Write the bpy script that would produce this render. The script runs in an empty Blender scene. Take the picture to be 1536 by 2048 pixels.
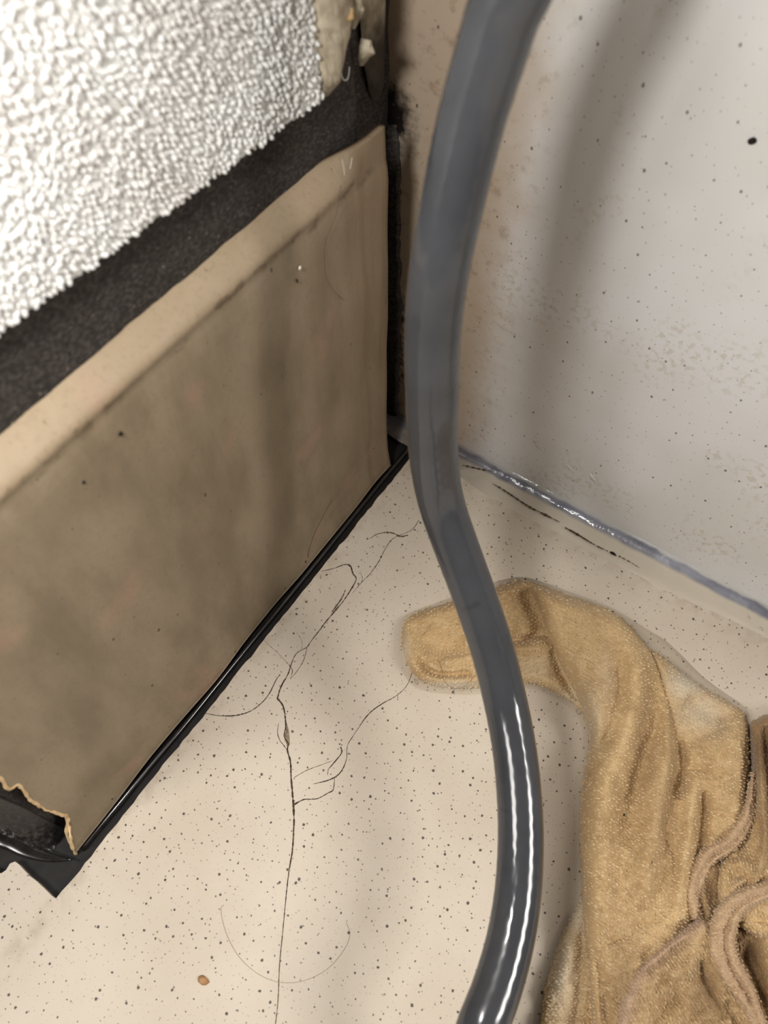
import bpy, math, random
import numpy as np
from mathutils import Vector, Matrix

random.seed(4)
RNG = np.random.default_rng(7)
scene = bpy.context.scene
COL = scene.collection

# ------------------------------------------------------------------ camera
# Room axes: right wall is the plane y=0, left wall runs along -Y near x=0,
# the floor is z=0 and the corner of the floor sheet is the origin.  Metres.
H = 0.26                                   # height of the camera above the floor
F, CX, CY = 1540.0, 768.0, 1024.0          # focal length and centre in 1536x2048 pixels
PITCH = math.radians(58.0)
YAW = math.radians(33.92)
_c, _s = math.cos(YAW), math.sin(YAW)
_cx, _cy = -0.07354 * H, -0.77436 * H
CAM = np.array([_c * _cx - _s * _cy, _s * _cx + _c * _cy, H])
FW = np.array([0, math.cos(PITCH), -math.sin(PITCH)])
UPV = np.array([0, math.sin(PITCH), math.cos(PITCH)])
RZ = np.array([[_c, -_s, 0], [_s, _c, 0], [0, 0, 1]])

cam_d = bpy.data.cameras.new('camera')
cam = bpy.data.objects.new('camera', cam_d)
COL.objects.link(cam)
cam.location = CAM
cam.rotation_euler = (math.pi / 2 - PITCH, 0, YAW)
cam_d.sensor_fit = 'VERTICAL'
cam_d.sensor_height = 36.0
cam_d.sensor_width = 27.0
cam_d.lens = F / 2048 * 36.0
cam_d.clip_start = 0.005
cam_d.dof.use_dof = True
cam_d.dof.focus_distance = 0.262
cam_d.dof.aperture_fstop = 15.0
scene.camera = cam

# ------------------------------------------------------------------ light
scene.view_settings.view_transform = 'Standard'
scene.view_settings.look = 'None'
scene.view_settings.gamma = 1.0
scene.view_settings.use_curve_mapping = False
scene.view_settings.exposure = -0.12
world = bpy.data.worlds.new('world')
scene.world = world
world.use_nodes = True
world.node_tree.nodes['Background'].inputs[0].default_value = (1.0, 0.97, 0.93, 1)
world.node_tree.nodes['Background'].inputs[1].default_value = 0.035


def area(name, loc, target, sx, sy, power, color):
    d = bpy.data.lights.new(name, 'AREA')
    d.shape = 'RECTANGLE'
    d.size, d.size_y = sx, sy
    d.energy = power
    d.color = color
    o = bpy.data.objects.new(name, d)
    COL.objects.link(o)
    o.location = loc
    o.rotation_euler = (Vector(target) - Vector(loc)).to_track_quat('-Z', 'Y').to_euler()
    return o


WARM = (1.0, 0.97, 0.93)
area('room_lamp', (-0.24, -0.76, 0.78), (0.06, -0.10, 0.03), 0.28, 0.28, 5.8, WARM)     # shines in past the end of the left wall
area('right_fill_lamp', (0.92, 0.105, 0.76), (0.0, -0.12, 0.08), 0.30, 0.30, 10.0, WARM)     # unseen fill added for the left wall, coming past the right wall's end
torch_d = bpy.data.lights.new('phone_torch', 'POINT')                                  # the photographer's torch
torch_d.energy = 1.3
torch_d.shadow_soft_size = 0.013
torch_d.color = (1.0, 0.98, 0.95)
torch = bpy.data.objects.new('phone_torch', torch_d)
COL.objects.link(torch)
torch.location = (0.030, -0.185, 0.265)


# ------------------------------------------------------------------ helpers
def rays(px, py):
    px = np.asarray(px, float); py = np.asarray(py, float)
    d = FW + np.stack([(px - CX) / F, np.zeros_like(px), np.zeros_like(px)], -1) - ((py - CY) / F)[..., None] * UPV
    return d @ RZ.T


def P(px, py, z=0.0):                       # point at height z seen at a pixel
    d = rays(px, py)
    t = (np.asarray(z) - CAM[2]) / d[..., 2]
    return CAM + t[..., None] * d


def LW(px, py, x=0.0):                      # point on the plane x = const (left wall side)
    d = rays(px, py)
    t = (x - CAM[0]) / d[..., 0]
    return CAM + t[..., None] * d


def RW(px, py, y=0.0):                      # point on the plane y = const (right wall)
    d = rays(px, py)
    t = (y - CAM[1]) / d[..., 1]
    return CAM + t[..., None] * d


def new_mesh(name, verts, faces, smooth=True):
    verts = np.asarray(verts, np.float32)
    me = bpy.data.meshes.new(name)
    if isinstance(faces, np.ndarray):
        k = faces.shape[1]; n = len(faces)
        me.vertices.add(len(verts)); me.vertices.foreach_set('co', verts.ravel())
        me.loops.add(n * k); me.loops.foreach_set('vertex_index', faces.astype(np.int32).ravel())
        me.polygons.add(n)
        me.polygons.foreach_set('loop_start', np.arange(0, n * k, k, dtype=np.int32))
        me.polygons.foreach_set('loop_total', np.full(n, k, np.int32))
        me.update(calc_edges=True)
        me.validate()
    else:
        me.from_pydata([tuple(map(float, v)) for v in verts], [], faces)
        me.update()
    me.polygons.foreach_set('use_smooth', np.full(len(me.polygons), smooth, bool))
    return me


WLOC = {}


def obj(name, verts, faces, mat, parent=None, smooth=True, loc=None, mats=None, face_mat=None, attr=None, **props):
    verts = np.asarray(verts, float)
    if loc is None:
        lo, hi = verts.min(0), verts.max(0)
        loc = np.array([(lo[0] + hi[0]) / 2, (lo[1] + hi[1]) / 2, lo[2]])
    loc = np.asarray(loc, float)
    me = new_mesh(name, verts - loc, faces, smooth)
    for m in (mats or [mat]):
        me.materials.append(m)
    if face_mat is not None:
        me.polygons.foreach_set('material_index', np.asarray(face_mat, np.int32))
    if attr is not None:
        for k, v in attr.items():
            a = me.attributes.new(k, 'FLOAT', 'POINT')
            a.data.foreach_set('value', np.asarray(v, np.float32))
    o = bpy.data.objects.new(name, me)
    COL.objects.link(o)
    WLOC[o.name] = loc
    if parent is not None:
        o.parent = parent
        o.location = loc - WLOC[parent.name]
    else:
        o.location = loc
    for k, v in props.items():
        o[k] = v
    return o


def thing(name, loc, label, category, group=None):
    o = bpy.data.objects.new(name, None)
    COL.objects.link(o)
    o.location = loc
    o.empty_display_size = 0.01
    WLOC[o.name] = np.asarray(loc, float)
    o['label'] = label; o['category'] = category
    if group:
        o['group'] = group
    return o


def grid_faces(nr, nc):
    i = np.arange(nr * nc).reshape(nr, nc)
    return np.stack([i[:-1, :-1], i[:-1, 1:], i[1:, 1:], i[1:, :-1]], -1).reshape(-1, 4)


def spline(pts, n):
    """Catmull-Rom through pts (k,d) -> n samples evenly spaced by length."""
    p = np.asarray(pts, float)
    p = np.vstack([2 * p[0] - p[1], p, 2 * p[-1] - p[-2]])
    out = []
    for i in range(1, len(p) - 2):
        t = np.linspace(0, 1, 24, endpoint=False)[:, None]
        a, b, c, d = p[i - 1], p[i], p[i + 1], p[i + 2]
        out.append(0.5 * (2 * b + (c - a) * t + (2 * a - 5 * b + 4 * c - d) * t ** 2 + (3 * b - a - 3 * c + d) * t ** 3))
    out = np.vstack(out + [p[-2][None]])
    s = np.r_[0, np.cumsum(np.linalg.norm(np.diff(out, axis=0), axis=1))]
    q = np.linspace(0, s[-1], n)
    return np.stack([np.interp(q, s, out[:, k]) for k in range(out.shape[1])], -1)


def vnoise(x, y, seed=0):
    """smooth 2-D value noise, numpy, in -1..1"""
    r = np.random.default_rng(seed)
    tab = r.uniform(-1, 1, (64, 64))
    xi = np.floor(x).astype(int); yi = np.floor(y).astype(int)
    fx = x - xi; fy = y - yi
    fx = fx * fx * (3 - 2 * fx); fy = fy * fy * (3 - 2 * fy)
    a = tab[xi % 64, yi % 64]; b = tab[(xi + 1) % 64, yi % 64]
    c = tab[xi % 64, (yi + 1) % 64]; d = tab[(xi + 1) % 64, (yi + 1) % 64]
    return (a * (1 - fx) + b * fx) * (1 - fy) + (c * (1 - fx) + d * fx) * fy


def tube(path, radii, seg=16, twist_fn=None, flat=1.0, up=None, cap=True):
    """sweep a circle along path; returns verts, faces. flat squashes along 'up'."""
    path = np.asarray(path, float); n = len(path)
    radii = np.broadcast_to(radii, (n,))
    tan = np.gradient(path, axis=0)
    tan /= np.linalg.norm(tan, axis=1)[:, None]
    ref = np.array([0, 0, 1.0]) if up is None else np.asarray(up, float)
    nn = ref - tan[0] * (ref @ tan[0])
    if np.linalg.norm(nn) < 1e-3:
        nn = np.array([1.0, 0, 0]) - tan[0] * tan[0][0]
    nn /= np.linalg.norm(nn)
    V = []
    th = np.linspace(0, 2 * math.pi, seg, endpoint=False)
    for i in range(n):
        if up is not None:
            nn = ref - tan[i] * (ref @ tan[i])
        else:
            nn = nn - tan[i] * (nn @ tan[i])
        nn = nn / np.linalg.norm(nn)
        bb = np.cross(tan[i], nn)
        r = radii[i] * (twist_fn(i, th) if twist_fn else np.ones(seg))
        V.append(path[i] + (r * np.cos(th))[:, None] * nn * flat + (r * np.sin(th))[:, None] * bb)
    V = np.vstack(V)
    faces = []
    for i in range(n - 1):
        for j in range(seg):
            k = (j + 1) % seg
            faces.append((i * seg + j, i * seg + k, (i + 1) * seg + k, (i + 1) * seg + j))
    if cap:
        faces.append(tuple(range(seg - 1, -1, -1)))
        faces.append(tuple((n - 1) * seg + j for j in range(seg)))
    return V, faces


# ------------------------------------------------------------------ materials
def srgb(r, g, b):
    f = lambda c: (c / 255 / 12.92) if c / 255 <= 0.04045 else ((c / 255 + 0.055) / 1.055) ** 2.4
    return (f(r), f(g), f(b), 1)


class NT:
    def __init__(self, name):
        self.m = bpy.data.materials.new(name)
        self.m.use_nodes = True
        self.t = self.m.node_tree
        self.b = self.t.nodes['Principled BSDF']
        self._co = None

    def n(self, typ, **kw):
        nd = self.t.nodes.new(typ)
        for k, v in kw.items():
            if k.startswith('_'):
                setattr(nd, k[1:], v)
            else:
                key = k.replace('__', ' ')
                s = nd.inputs[int(key[1:])] if key[0] == 'i' and key[1:].isdigit() else nd.inputs[key]
                if isinstance(v, bpy.types.NodeSocket):
                    self.t.links.new(v, s)
                else:
                    s.default_value = v
        return nd

    def co(self):
        if self._co is None:
            self._co = self.n('ShaderNodeNewGeometry').outputs['Position']   # room metres
        return self._co

    def mapped(self, scale, loc=(0, 0, 0), rot=(0, 0, 0)):
        nd = self.n('ShaderNodeMapping', Vector=self.co())
        nd.inputs['Scale'].default_value = scale
        nd.inputs['Location'].default_value = loc
        nd.inputs['Rotation'].default_value = rot
        return nd.outputs[0]

    def noise(self, scale, detail=4, rough=0.55, vec=None, dist=0.0):
        nd = self.n('ShaderNodeTexNoise', Vector=vec or self.co(), Scale=scale, Detail=detail, Roughness=rough, Distortion=dist)
        return nd.outputs['Fac']

    def math(self, op, a, b=0.0, c=0.0, clamp=False):
        nd = self.t.nodes.new('ShaderNodeMath'); nd.operation = op; nd.use_clamp = clamp
        for i, v in enumerate((a, b, c)):
            if isinstance(v, bpy.types.NodeSocket):
                self.t.links.new(v, nd.inputs[i])
            else:
                nd.inputs[i].default_value = v
        return nd.outputs[0]

    def step(self, v, lo, hi, a=0.0, b=1.0):
        nd = self.t.nodes.new('ShaderNodeMapRange'); nd.interpolation_type = 'SMOOTHSTEP'
        self.t.links.new(v, nd.inputs['Value'])
        nd.inputs['From Min'].default_value = lo; nd.inputs['From Max'].default_value = hi
        nd.inputs['To Min'].default_value = a; nd.inputs['To Max'].default_value = b
        return nd.outputs[0]

    def mix(self, fac, a, b, mode='MIX'):
        nd = self.t.nodes.new('ShaderNodeMix'); nd.data_type = 'RGBA'; nd.blend_type = mode
        for s, v in ((nd.inputs[0], fac), (nd.inputs[6], a), (nd.inputs[7], b)):
            if isinstance(v, bpy.types.NodeSocket):
                self.t.links.new(v, s)
            else:
                s.default_value = v
        return nd.outputs[2]

    def specks(self, cell, rmin, rmax, keep, vec=None, soft=0.25, plane=None):
        """dots: one per Voronoi cell, radius random; keep = share of cells with a dot"""
        v = self.n('ShaderNodeTexVoronoi', _voronoi_dimensions='2D' if plane else '3D')
        vec = vec or self.co()
        if plane:
            sp = self.n('ShaderNodeSeparateXYZ', Vector=vec).outputs
            k = {'x': 0, 'y': 1, 'z': 2}
            vec = self.n('ShaderNodeCombineXYZ', X=sp[k[plane[0]]], Y=sp[k[plane[1]]]).outputs[0]
        self.t.links.new(vec, v.inputs['Vector'])
        v.inputs['Scale'].default_value = 1.0 / cell
        v.inputs['Randomness'].default_value = 1.0
        d = self.math('MULTIPLY', v.outputs['Distance'], cell)
        sep = self.n('ShaderNodeSeparateColor', Color=v.outputs['Color'])
        r = self.math('MULTIPLY_ADD', self.math('POWER', sep.outputs[0], 2.0), rmax - rmin, rmin)
        q = self.math('DIVIDE', d, r)
        dot = self.step(q, 1.0 + soft, 1.0 - soft)
        dot = self.step(q, 1.0 - soft, 1.0 + soft, 1.0, 0.0)
        on = self.math('LESS_THAN', sep.outputs[1], keep)
        return self.math('MULTIPLY', dot, on)

    def attr(self, name):
        return self.n('ShaderNodeAttribute', _attribute_name=name).outputs['Fac']

    def sep(self):
        return self.n('ShaderNodeSeparateXYZ', Vector=self.co()).outputs

    def bump(self, height, strength=0.5, dist=0.0005):
        nd = self.n('ShaderNodeBump', Height=height, Strength=strength, Distance=dist)
        self.t.links.new(nd.outputs[0], self.b.inputs['Normal'])
        return nd

    def set(self, color=None, rough=None, spec=None, **kw):
        for key, v in (('Base Color', color), ('Roughness', rough), ('Specular IOR Level', spec), *[(k.replace('_', ' '), w) for k, w in kw.items()]):
            if v is None:
                continue
            if isinstance(v, bpy.types.NodeSocket):
                self.t.links.new(v, self.b.inputs[key])
            else:
                self.b.inputs[key].default_value = v
        return self.m


def m_floor():
    n = NT('speckled_vinyl')
    flat = n.n('ShaderNodeMapping', Vector=n.co()); flat.inputs['Scale'].default_value = (1, 1, 0)
    fv = flat.outputs[0]
    wob = n.n('ShaderNodeTexNoise', Vector=fv, Scale=1400.0, Detail=2.0)
    vv = n.n('ShaderNodeMix', _data_type='VECTOR')
    add = n.n('ShaderNodeVectorMath', _operation='MULTIPLY_ADD')
    n.t.links.new(wob.outputs['Color'], add.inputs[0]); add.inputs[1].default_value = (0.0005, 0.0005, 0); n.t.links.new(fv, add.inputs[2])
    wv = add.outputs[0]
    big = n.specks(0.0042, 0.00014, 0.00046, 0.85, wv, plane='xy')
    mid = n.specks(0.0027, 0.00009, 0.00028, 0.75, wv, plane='xy')
    pale = n.specks(0.0017, 0.0001, 0.00022, 0.5, wv, 0.6, plane='xy')
    base = n.mix(n.step(n.noise(22, 3), 0.35, 0.7), srgb(203, 191, 175), srgb(194, 181, 164))
    base = n.mix(n.math('MULTIPLY', n.noise(260, 2), 0.14), base, srgb(180, 164, 142))
    base = n.mix(n.math('MULTIPLY', pale, 0.28), base, srgb(120, 105, 95))
    # grime worked in along the two wall joints
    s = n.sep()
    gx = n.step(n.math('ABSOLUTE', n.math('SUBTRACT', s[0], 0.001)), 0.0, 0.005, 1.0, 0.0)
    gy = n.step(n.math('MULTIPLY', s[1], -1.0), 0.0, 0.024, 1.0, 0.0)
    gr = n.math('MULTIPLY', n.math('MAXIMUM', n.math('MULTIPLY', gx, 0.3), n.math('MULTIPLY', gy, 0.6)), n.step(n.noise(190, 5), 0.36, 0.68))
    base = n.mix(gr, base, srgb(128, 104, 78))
    base = n.mix(n.math('MULTIPLY', mid, 0.8), base, srgb(78, 68, 62))
    base = n.mix(n.math('MULTIPLY', big, 0.9), base, srgb(52, 46, 44))
    n.bump(n.noise(500, 3), 0.08, 0.0003)
    return n.set(base, n.step(n.noise(40, 3), 0.3, 0.7, 0.48, 0.60), 0.22)


def m_rightwall():
    n = NT('white_wall_panel')
    s = n.sep()
    base = n.mix(n.step(n.noise(16, 3), 0.35, 0.65), srgb(218, 217, 217), srgb(208, 206, 202))
    # yellowish freckled stains
    st = n.math('MULTIPLY', n.step(n.noise(28, 2), 0.5, 0.66), n.step(n.noise(420, 3), 0.5, 0.62))
    base = n.mix(n.math('MULTIPLY', st, 0.4), base, srgb(176, 164, 136))
    # tan tone along the corner, with browner blotches
    edge = n.math('ADD', s[0], n.math('MULTIPLY', n.math('SUBTRACT', n.noise(60, 5), 0.5), 0.016))
    tan = n.step(edge, 0.010, 0.034, 1.0, 0.0)
    base = n.mix(n.math('MULTIPLY', tan, 0.85), base, srgb(172, 150, 124))
    base = n.mix(n.math('MULTIPLY', n.math('MULTIPLY', n.step(edge, 0.012, 0.04, 1.0, 0.0), n.step(n.noise(230, 6, 0.65), 0.52, 0.68)), 0.4), base, srgb(118, 94, 66))
    # black mould blot beside the top of the skirting
    mx = n.math('SUBTRACT', s[0], -0.0215); mz = n.math('SUBTRACT', s[2], 0.133)
    d = n.math('SQRT', n.math('ADD', n.math('POWER', mx, 2.0), n.math('MULTIPLY', n.math('POWER', mz, 2.0), 0.6)))
    d = n.math('ADD', d, n.math('MULTIPLY', n.math('SUBTRACT', n.noise(240, 6, 0.7), 0.5), 0.014))
    mould = n.step(d, 0.004, 0.0115, 1.0, 0.0)
    base = n.mix(mould, base, srgb(26, 22, 20))
    # rust streak low beside the joint
    rx = n.step(n.math('ABSOLUTE', n.math('SUBTRACT', edge, -0.016)), 0.002, 0.007, 1.0, 0.0)
    rz = n.math('MULTIPLY', n.step(s[2], 0.012, 0.03), n.step(s[2], 0.055, 0.075, 1.0, 0.0))
    base = n.mix(n.math('MULTIPLY', n.math('MULTIPLY', rx, rz), n.step(n.noise(300, 4), 0.4, 0.6)), base, srgb(58, 36, 18))
    dots = n.specks(0.006, 0.00010, 0.00042, 0.6, n.mapped((1.0, 1.0, 0.75)), plane='xz')
    fine = n.specks(0.0034, 0.00010, 0.00030, 0.6, n.mapped((1.1, 1.0, 0.9), (3, 1, 2)), 0.5, plane='xz')
    base = n.mix(n.math('MULTIPLY', fine, 0.55), base, srgb(112, 100, 86))
    base = n.mix(n.math('MULTIPLY', dots, 0.75), base, srgb(66, 56, 48))
    n.bump(n.noise(120, 3), 0.05, 0.0005)
    return n.set(base, 0.32, 0.45)


def m_base():
    n = NT('stained_cream_skirting')
    s = n.sep()
    n1 = n.noise(1.0, 5, 0.6, n.mapped((60, 60, 22)))
    base = n.mix(n.step(n1, 0.32, 0.7), srgb(145, 129, 107), srgb(121, 107, 86))
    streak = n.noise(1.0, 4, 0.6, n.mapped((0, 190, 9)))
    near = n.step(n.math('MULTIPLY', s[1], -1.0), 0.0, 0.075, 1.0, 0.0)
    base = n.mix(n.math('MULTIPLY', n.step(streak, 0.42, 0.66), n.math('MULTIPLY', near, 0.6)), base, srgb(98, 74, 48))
    base = n.mix(n.math('MULTIPLY', near, 0.35), base, srgb(122, 96, 70))  # besides the stain streaks, corner shading painted in as an even darkening
    lighter = n.math('MULTIPLY', n.step(s[2], 0.1375, 0.1405), n.step(n.math('MULTIPLY', s[1], -1.0), 0.030, 0.052))  # rolled top painted paler for the light it catches, fading near the corner
    base = n.mix(n.math('MULTIPLY', lighter, 0.75), base, n.mix(n.noise(120, 4), srgb(172, 153, 128), srgb(148, 129, 104)))
    pink = n.step(n.noise(34, 2, vec=n.mapped((1, 1, 1), (4, 2, 7))), 0.6, 0.7)
    base = n.mix(n.math('MULTIPLY', pink, 0.25), base, srgb(176, 134, 116))
    grain = n.noise(900, 3)
    base = n.mix(n.math('MULTIPLY', n.step(grain, 0.5, 0.72), 0.3), base, srgb(120, 100, 74))
    # uneven darker line in the groove under the rolled top
    zz = n.math('ADD', s[2], n.math('MULTIPLY', n.math('SUBTRACT', n.noise(230, 4), 0.5), 0.006))
    g = n.step(n.math('ABSOLUTE', n.math('SUBTRACT', zz, 0.1380)), 0.0003, 0.0022, 1.0, 0.0)
    base = n.mix(n.math('MULTIPLY', n.math('MULTIPLY', g, n.step(n.noise(170, 4), 0.45, 0.62)), 0.7), base, srgb(92, 76, 56))
    dots = n.specks(0.010, 0.0001, 0.00055, 0.35, n.mapped((1, 1, 0.6), (1, 2, 3)), plane='yz')
    fine = n.specks(0.0045, 0.00008, 0.00025, 0.5, n.mapped((1, 1.0, 0.7), (5, 2, 3)), plane='yz')
    base = n.mix(n.math('MULTIPLY', fine, 0.5), base, srgb(90, 74, 54))
    base = n.mix(n.math('MULTIPLY', dots, 0.75), base, srgb(60, 50, 38))
    n.bump(n.math('ADD', n.noise(600, 3), n.math('MULTIPLY', n1, 3.0)), 0.12, 0.0004)
    return n.set(base, 0.5, 0.35)


def m_simple(name, c1, c2, scale, rough, spec=0.5, bump=0.0, bscale=800, bdist=0.0004):
    n = NT(name)
    col = n.mix(n.step(n.noise(scale, 4), 0.35, 0.68), srgb(*c1), srgb(*c2))
    if bump:
        n.bump(n.noise(bscale, 4), bump, bdist)
    return n.set(col, rough, spec)


def m_adhesive():
    n = NT('black_adhesive')
    fib = n.noise(1.0, 5, 0.7, n.mapped((900, 900, 1500)))
    col = n.mix(n.step(fib, 0.4, 0.75), srgb(42, 38, 36), srgb(84, 78, 73))
    col = n.mix(n.math('MULTIPLY', n.specks(0.0024, 0.0001, 0.0003, 0.4), 0.6), col, srgb(150, 140, 122))
    n.bump(n.noise(1100, 4), 0.5, 0.0005)
    return n.set(col, 0.85, 0.25)


def m_wet_black():
    n = NT('wet_black_adhesive')
    col = n.mix(n.step(n.noise(500, 4), 0.4, 0.7), srgb(30, 27, 26), srgb(52, 48, 46))
    s = n.sep()
    n.bump(n.noise(700, 4, 0.6), 0.55, 0.0008)
    wet = n.step(n.math('ADD', s[2], n.math('MULTIPLY', n.noise(200, 3), 0.014)), 0.012, 0.024, 0.10, 0.7)
    return n.set(col, wet, 0.6)


def m_hose():
    n = NT('grey_reinforced_hose')
    col = n.mix(n.step(n.noise(45, 4), 0.35, 0.7), srgb(66, 67, 70), srgb(56, 57, 60))
    col = n.mix(n.math('MULTIPLY', n.step(n.noise(110, 4, dist=0.6), 0.58, 0.7), 0.35), col, srgb(46, 46, 42))
    col = n.mix(n.specks(0.018, 0.0002, 0.0005, 0.5), col, srgb(30, 28, 26))
    n.bump(n.noise(260, 3), 0.05, 0.0003)
    return n.set(col, n.step(n.noise(90, 3), 0.35, 0.7, 0.10, 0.2), 0.5)


def m_towel():
    n = NT('damp_terry_cloth')
    base = n.mix(n.step(n.noise(42, 4), 0.36, 0.66), srgb(196, 165, 119), srgb(170, 138, 94))
    base = n.mix(n.math('MULTIPLY', n.step(n.noise(620, 4), 0.42, 0.7), 0.4), base, srgb(204, 180, 140))
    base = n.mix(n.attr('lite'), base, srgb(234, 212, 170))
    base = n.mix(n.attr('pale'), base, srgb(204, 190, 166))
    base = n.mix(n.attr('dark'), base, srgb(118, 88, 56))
    base = n.mix(n.attr('hem'), base, srgb(178, 150, 124))
    base = n.mix(n.specks(0.011, 0.00015, 0.00045, 0.4), base, srgb(40, 32, 26))
    n.bump(n.noise(1500, 3), 0.35, 0.0004)
    n.set(base, 0.7, 0.3)
    n.b.inputs['Sheen Weight'].default_value = 0.15
    return n.m


def m_water():
    n = NT('shallow_water')
    t = n.t
    tr = t.nodes.new('ShaderNodeBsdfTransparent'); tr.inputs[0].default_value = (0.97, 0.96, 0.94, 1)
    gl = t.nodes.new('ShaderNodeBsdfGlossy'); gl.inputs['Roughness'].default_value = 0.04
    fr = t.nodes.new('ShaderNodeFresnel'); fr.inputs['IOR'].default_value = 1.33
    mx = t.nodes.new('ShaderNodeMixShader')
    t.links.new(fr.outputs[0], mx.inputs[0]); t.links.new(tr.outputs[0], mx.inputs[1]); t.links.new(gl.outputs[0], mx.inputs[2])
    out = [k for k in t.nodes if k.type == 'OUTPUT_MATERIAL'][0]
    t.links.new(mx.outputs[0], out.inputs['Surface'])
    return n.m


def m_sealant():
    n = NT('grey_silicone_sealant')
    s = n.sep()
    yn = n.math('ADD', n.math('MULTIPLY', s[1], -1.0), n.math('MULTIPLY', n.math('SUBTRACT', n.noise(130, 3), 0.5), 0.0016))
    col = n.mix(n.step(n.noise(90, 4), 0.4, 0.66), srgb(132, 133, 142), srgb(104, 104, 114))
    col = n.mix(n.step(yn, 0.0004, 0.0012, 1.0, 0.0), col, srgb(178, 176, 173))       # smeared up the wall
    col = n.mix(n.step(yn, 0.0026, 0.0046), col, srgb(190, 179, 162))                 # thin film over the floor
    near = n.step(s[0], 0.0, 0.045, 1.0, 0.0)
    col = n.mix(n.math('MULTIPLY', near, n.step(n.noise(140, 4), 0.36, 0.6, 0.7, 0.95)), col, srgb(88, 80, 78))
    n.bump(n.noise(260, 3), 0.3, 0.0008)
    wet = n.math('MULTIPLY', n.step(s[0], 0.01, 0.03), n.step(s[0], 0.075, 0.11, 1.0, 0.0))
    return n.set(col, n.step(wet, 0.0, 1.0, 0.42, 0.12), 0.5)


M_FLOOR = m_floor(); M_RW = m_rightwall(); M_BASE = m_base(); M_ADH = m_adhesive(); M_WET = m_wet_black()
M_HOSE = m_hose(); M_TOWEL = m_towel(); M_WATER = m_water(); M_SEAL = m_sealant()
M_SUB = m_simple('damp_black_subfloor', (27, 25, 24), (37, 34, 32), 160, 0.5, 0.25, 0.06, 300)
M_PLASTER = m_simple('white_textured_plaster', (212, 211, 208), (202, 198, 193), 60, 0.8, 0.2)
def m_caulk():
    n = NT('old_cream_caulk')
    s = n.sep()
    col = n.mix(n.step(n.noise(160, 4), 0.35, 0.68), srgb(182, 171, 150), srgb(144, 131, 110))
    fib = n.noise(1.0, 4, 0.6, n.mapped((900, 900, 120)))
    col = n.mix(n.math('MULTIPLY', n.step(fib, 0.5, 0.7), 0.45), col, srgb(104, 90, 70))
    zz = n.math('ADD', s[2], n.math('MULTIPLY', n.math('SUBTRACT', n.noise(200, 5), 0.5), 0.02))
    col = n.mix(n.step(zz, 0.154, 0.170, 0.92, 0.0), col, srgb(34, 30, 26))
    n.bump(fib, 0.5, 0.0006)
    return n.set(col, 0.6, 0.3)


M_CAULK = m_caulk()
M_YELLOW = m_simple('yellowed_caulk', (178, 148, 100), (150, 118, 74), 200, 0.5, 0.4, 0.3)
M_TORN = m_simple('torn_skirting_edge', (216, 188, 146), (190, 160, 118), 300, 0.7, 0.2, 0.3)
M_CRACK = m_simple('crack_grime', (58, 48, 40), (84, 70, 56), 300, 0.9, 0.1)
M_BLACKGRIME = m_simple('black_grime', (24, 20, 17), (44, 36, 28), 400, 0.8, 0.2)
M_SEALGRIME = m_simple('brown_grime', (62, 50, 38), (96, 80, 60), 500, 0.8, 0.2)
M_CHIP = m_simple('exposed_floor_backing', (150, 134, 112), (112, 98, 82), 500, 0.9, 0.1)
M_HAIR = m_simple('dark_hair', (62, 48, 34), (50, 38, 28), 100, 0.45, 0.4)
M_HAIRL = m_simple('light_hair', (150, 128, 92), (130, 110, 80), 100, 0.45, 0.4)
M_FIBRE = m_simple('white_fibre', (235, 230, 220), (220, 214, 204), 100, 0.5, 0.4)
M_CRUMB = m_simple('brown_crumb', (168, 128, 84), (136, 98, 60), 400, 0.6, 0.4)


# ------------------------------------------------------------------ setting
XW = -0.0125            # face of the black adhesive on the left wall
XB = -0.0062            # face of the skirting board
XP = -0.0095            # plane of the white textured coat
XC = -0.0215            # recessed face of the left wall in the very corner
YE = -0.198             # outer end of the left wall

# floor sheet: cut edge along the left wall with a turned corner
e = np.array([P(x, y) for x, y in [(112, 1797), (103, 1791), (88, 1776), (74, 1763), (60, 1752), (50, 1742), (38, 1729), (30, 1723), (20, 1727), (12, 1740), (2, 1747)]] + [(-0.03, -0.2195, 0), (-0.06, -0.2190, 0), (-0.25, -0.2195, 0)])
edge_y = np.linspace(-0.0005, e[0][1], 90)
edge_x = 0.00025 * vnoise(edge_y * 700, edge_y * 0 + 3, 2) + 0.0002 * vnoise(edge_y * 260, edge_y * 0 + 9, 5)
edge_x = edge_x - edge_x[-1] * np.linspace(0, 1, 90) + np.linspace(0, e[0][0], 90)
left = [(x, y) for x, y in zip(edge_x, edge_y)] + [(q[0], q[1]) for q in e[1:]] + [(-0.25, -0.75)]
outline = left + [(0.9, -0.75), (0.9, 0.0)]
k = len(outline)
fv = [(x, y, 0.0) for x, y in outline] + [(x, y, -0.0022) for x, y in outline]
ff = [tuple(range(k))] + [(i, i + k, (i + 1) % k + k, (i + 1) % k) for i in range(k)]
floor = obj('floor', fv, ff, M_FLOOR, smooth=False, loc=(0, 0, 0), kind='structure', label='cracked cream vinyl floor sheet with small dark speckles')

sub = [(-0.25, -0.75, -0.0022), (0.9, -0.75, -0.0022), (0.9, 0.05, -0.0022), (-0.25, 0.05, -0.0022)]
sub2 = [(x, y, -0.02) for x, y, z in sub]
obj('subfloor', sub + sub2, [(0, 1, 2, 3), (7, 6, 5, 4), (0, 4, 5, 1), (1, 5, 6, 2), (2, 6, 7, 3), (3, 7, 4, 0)], M_SUB, smooth=False, kind='structure',
    label='wet black subfloor showing in the gap beside the skirting')


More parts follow.
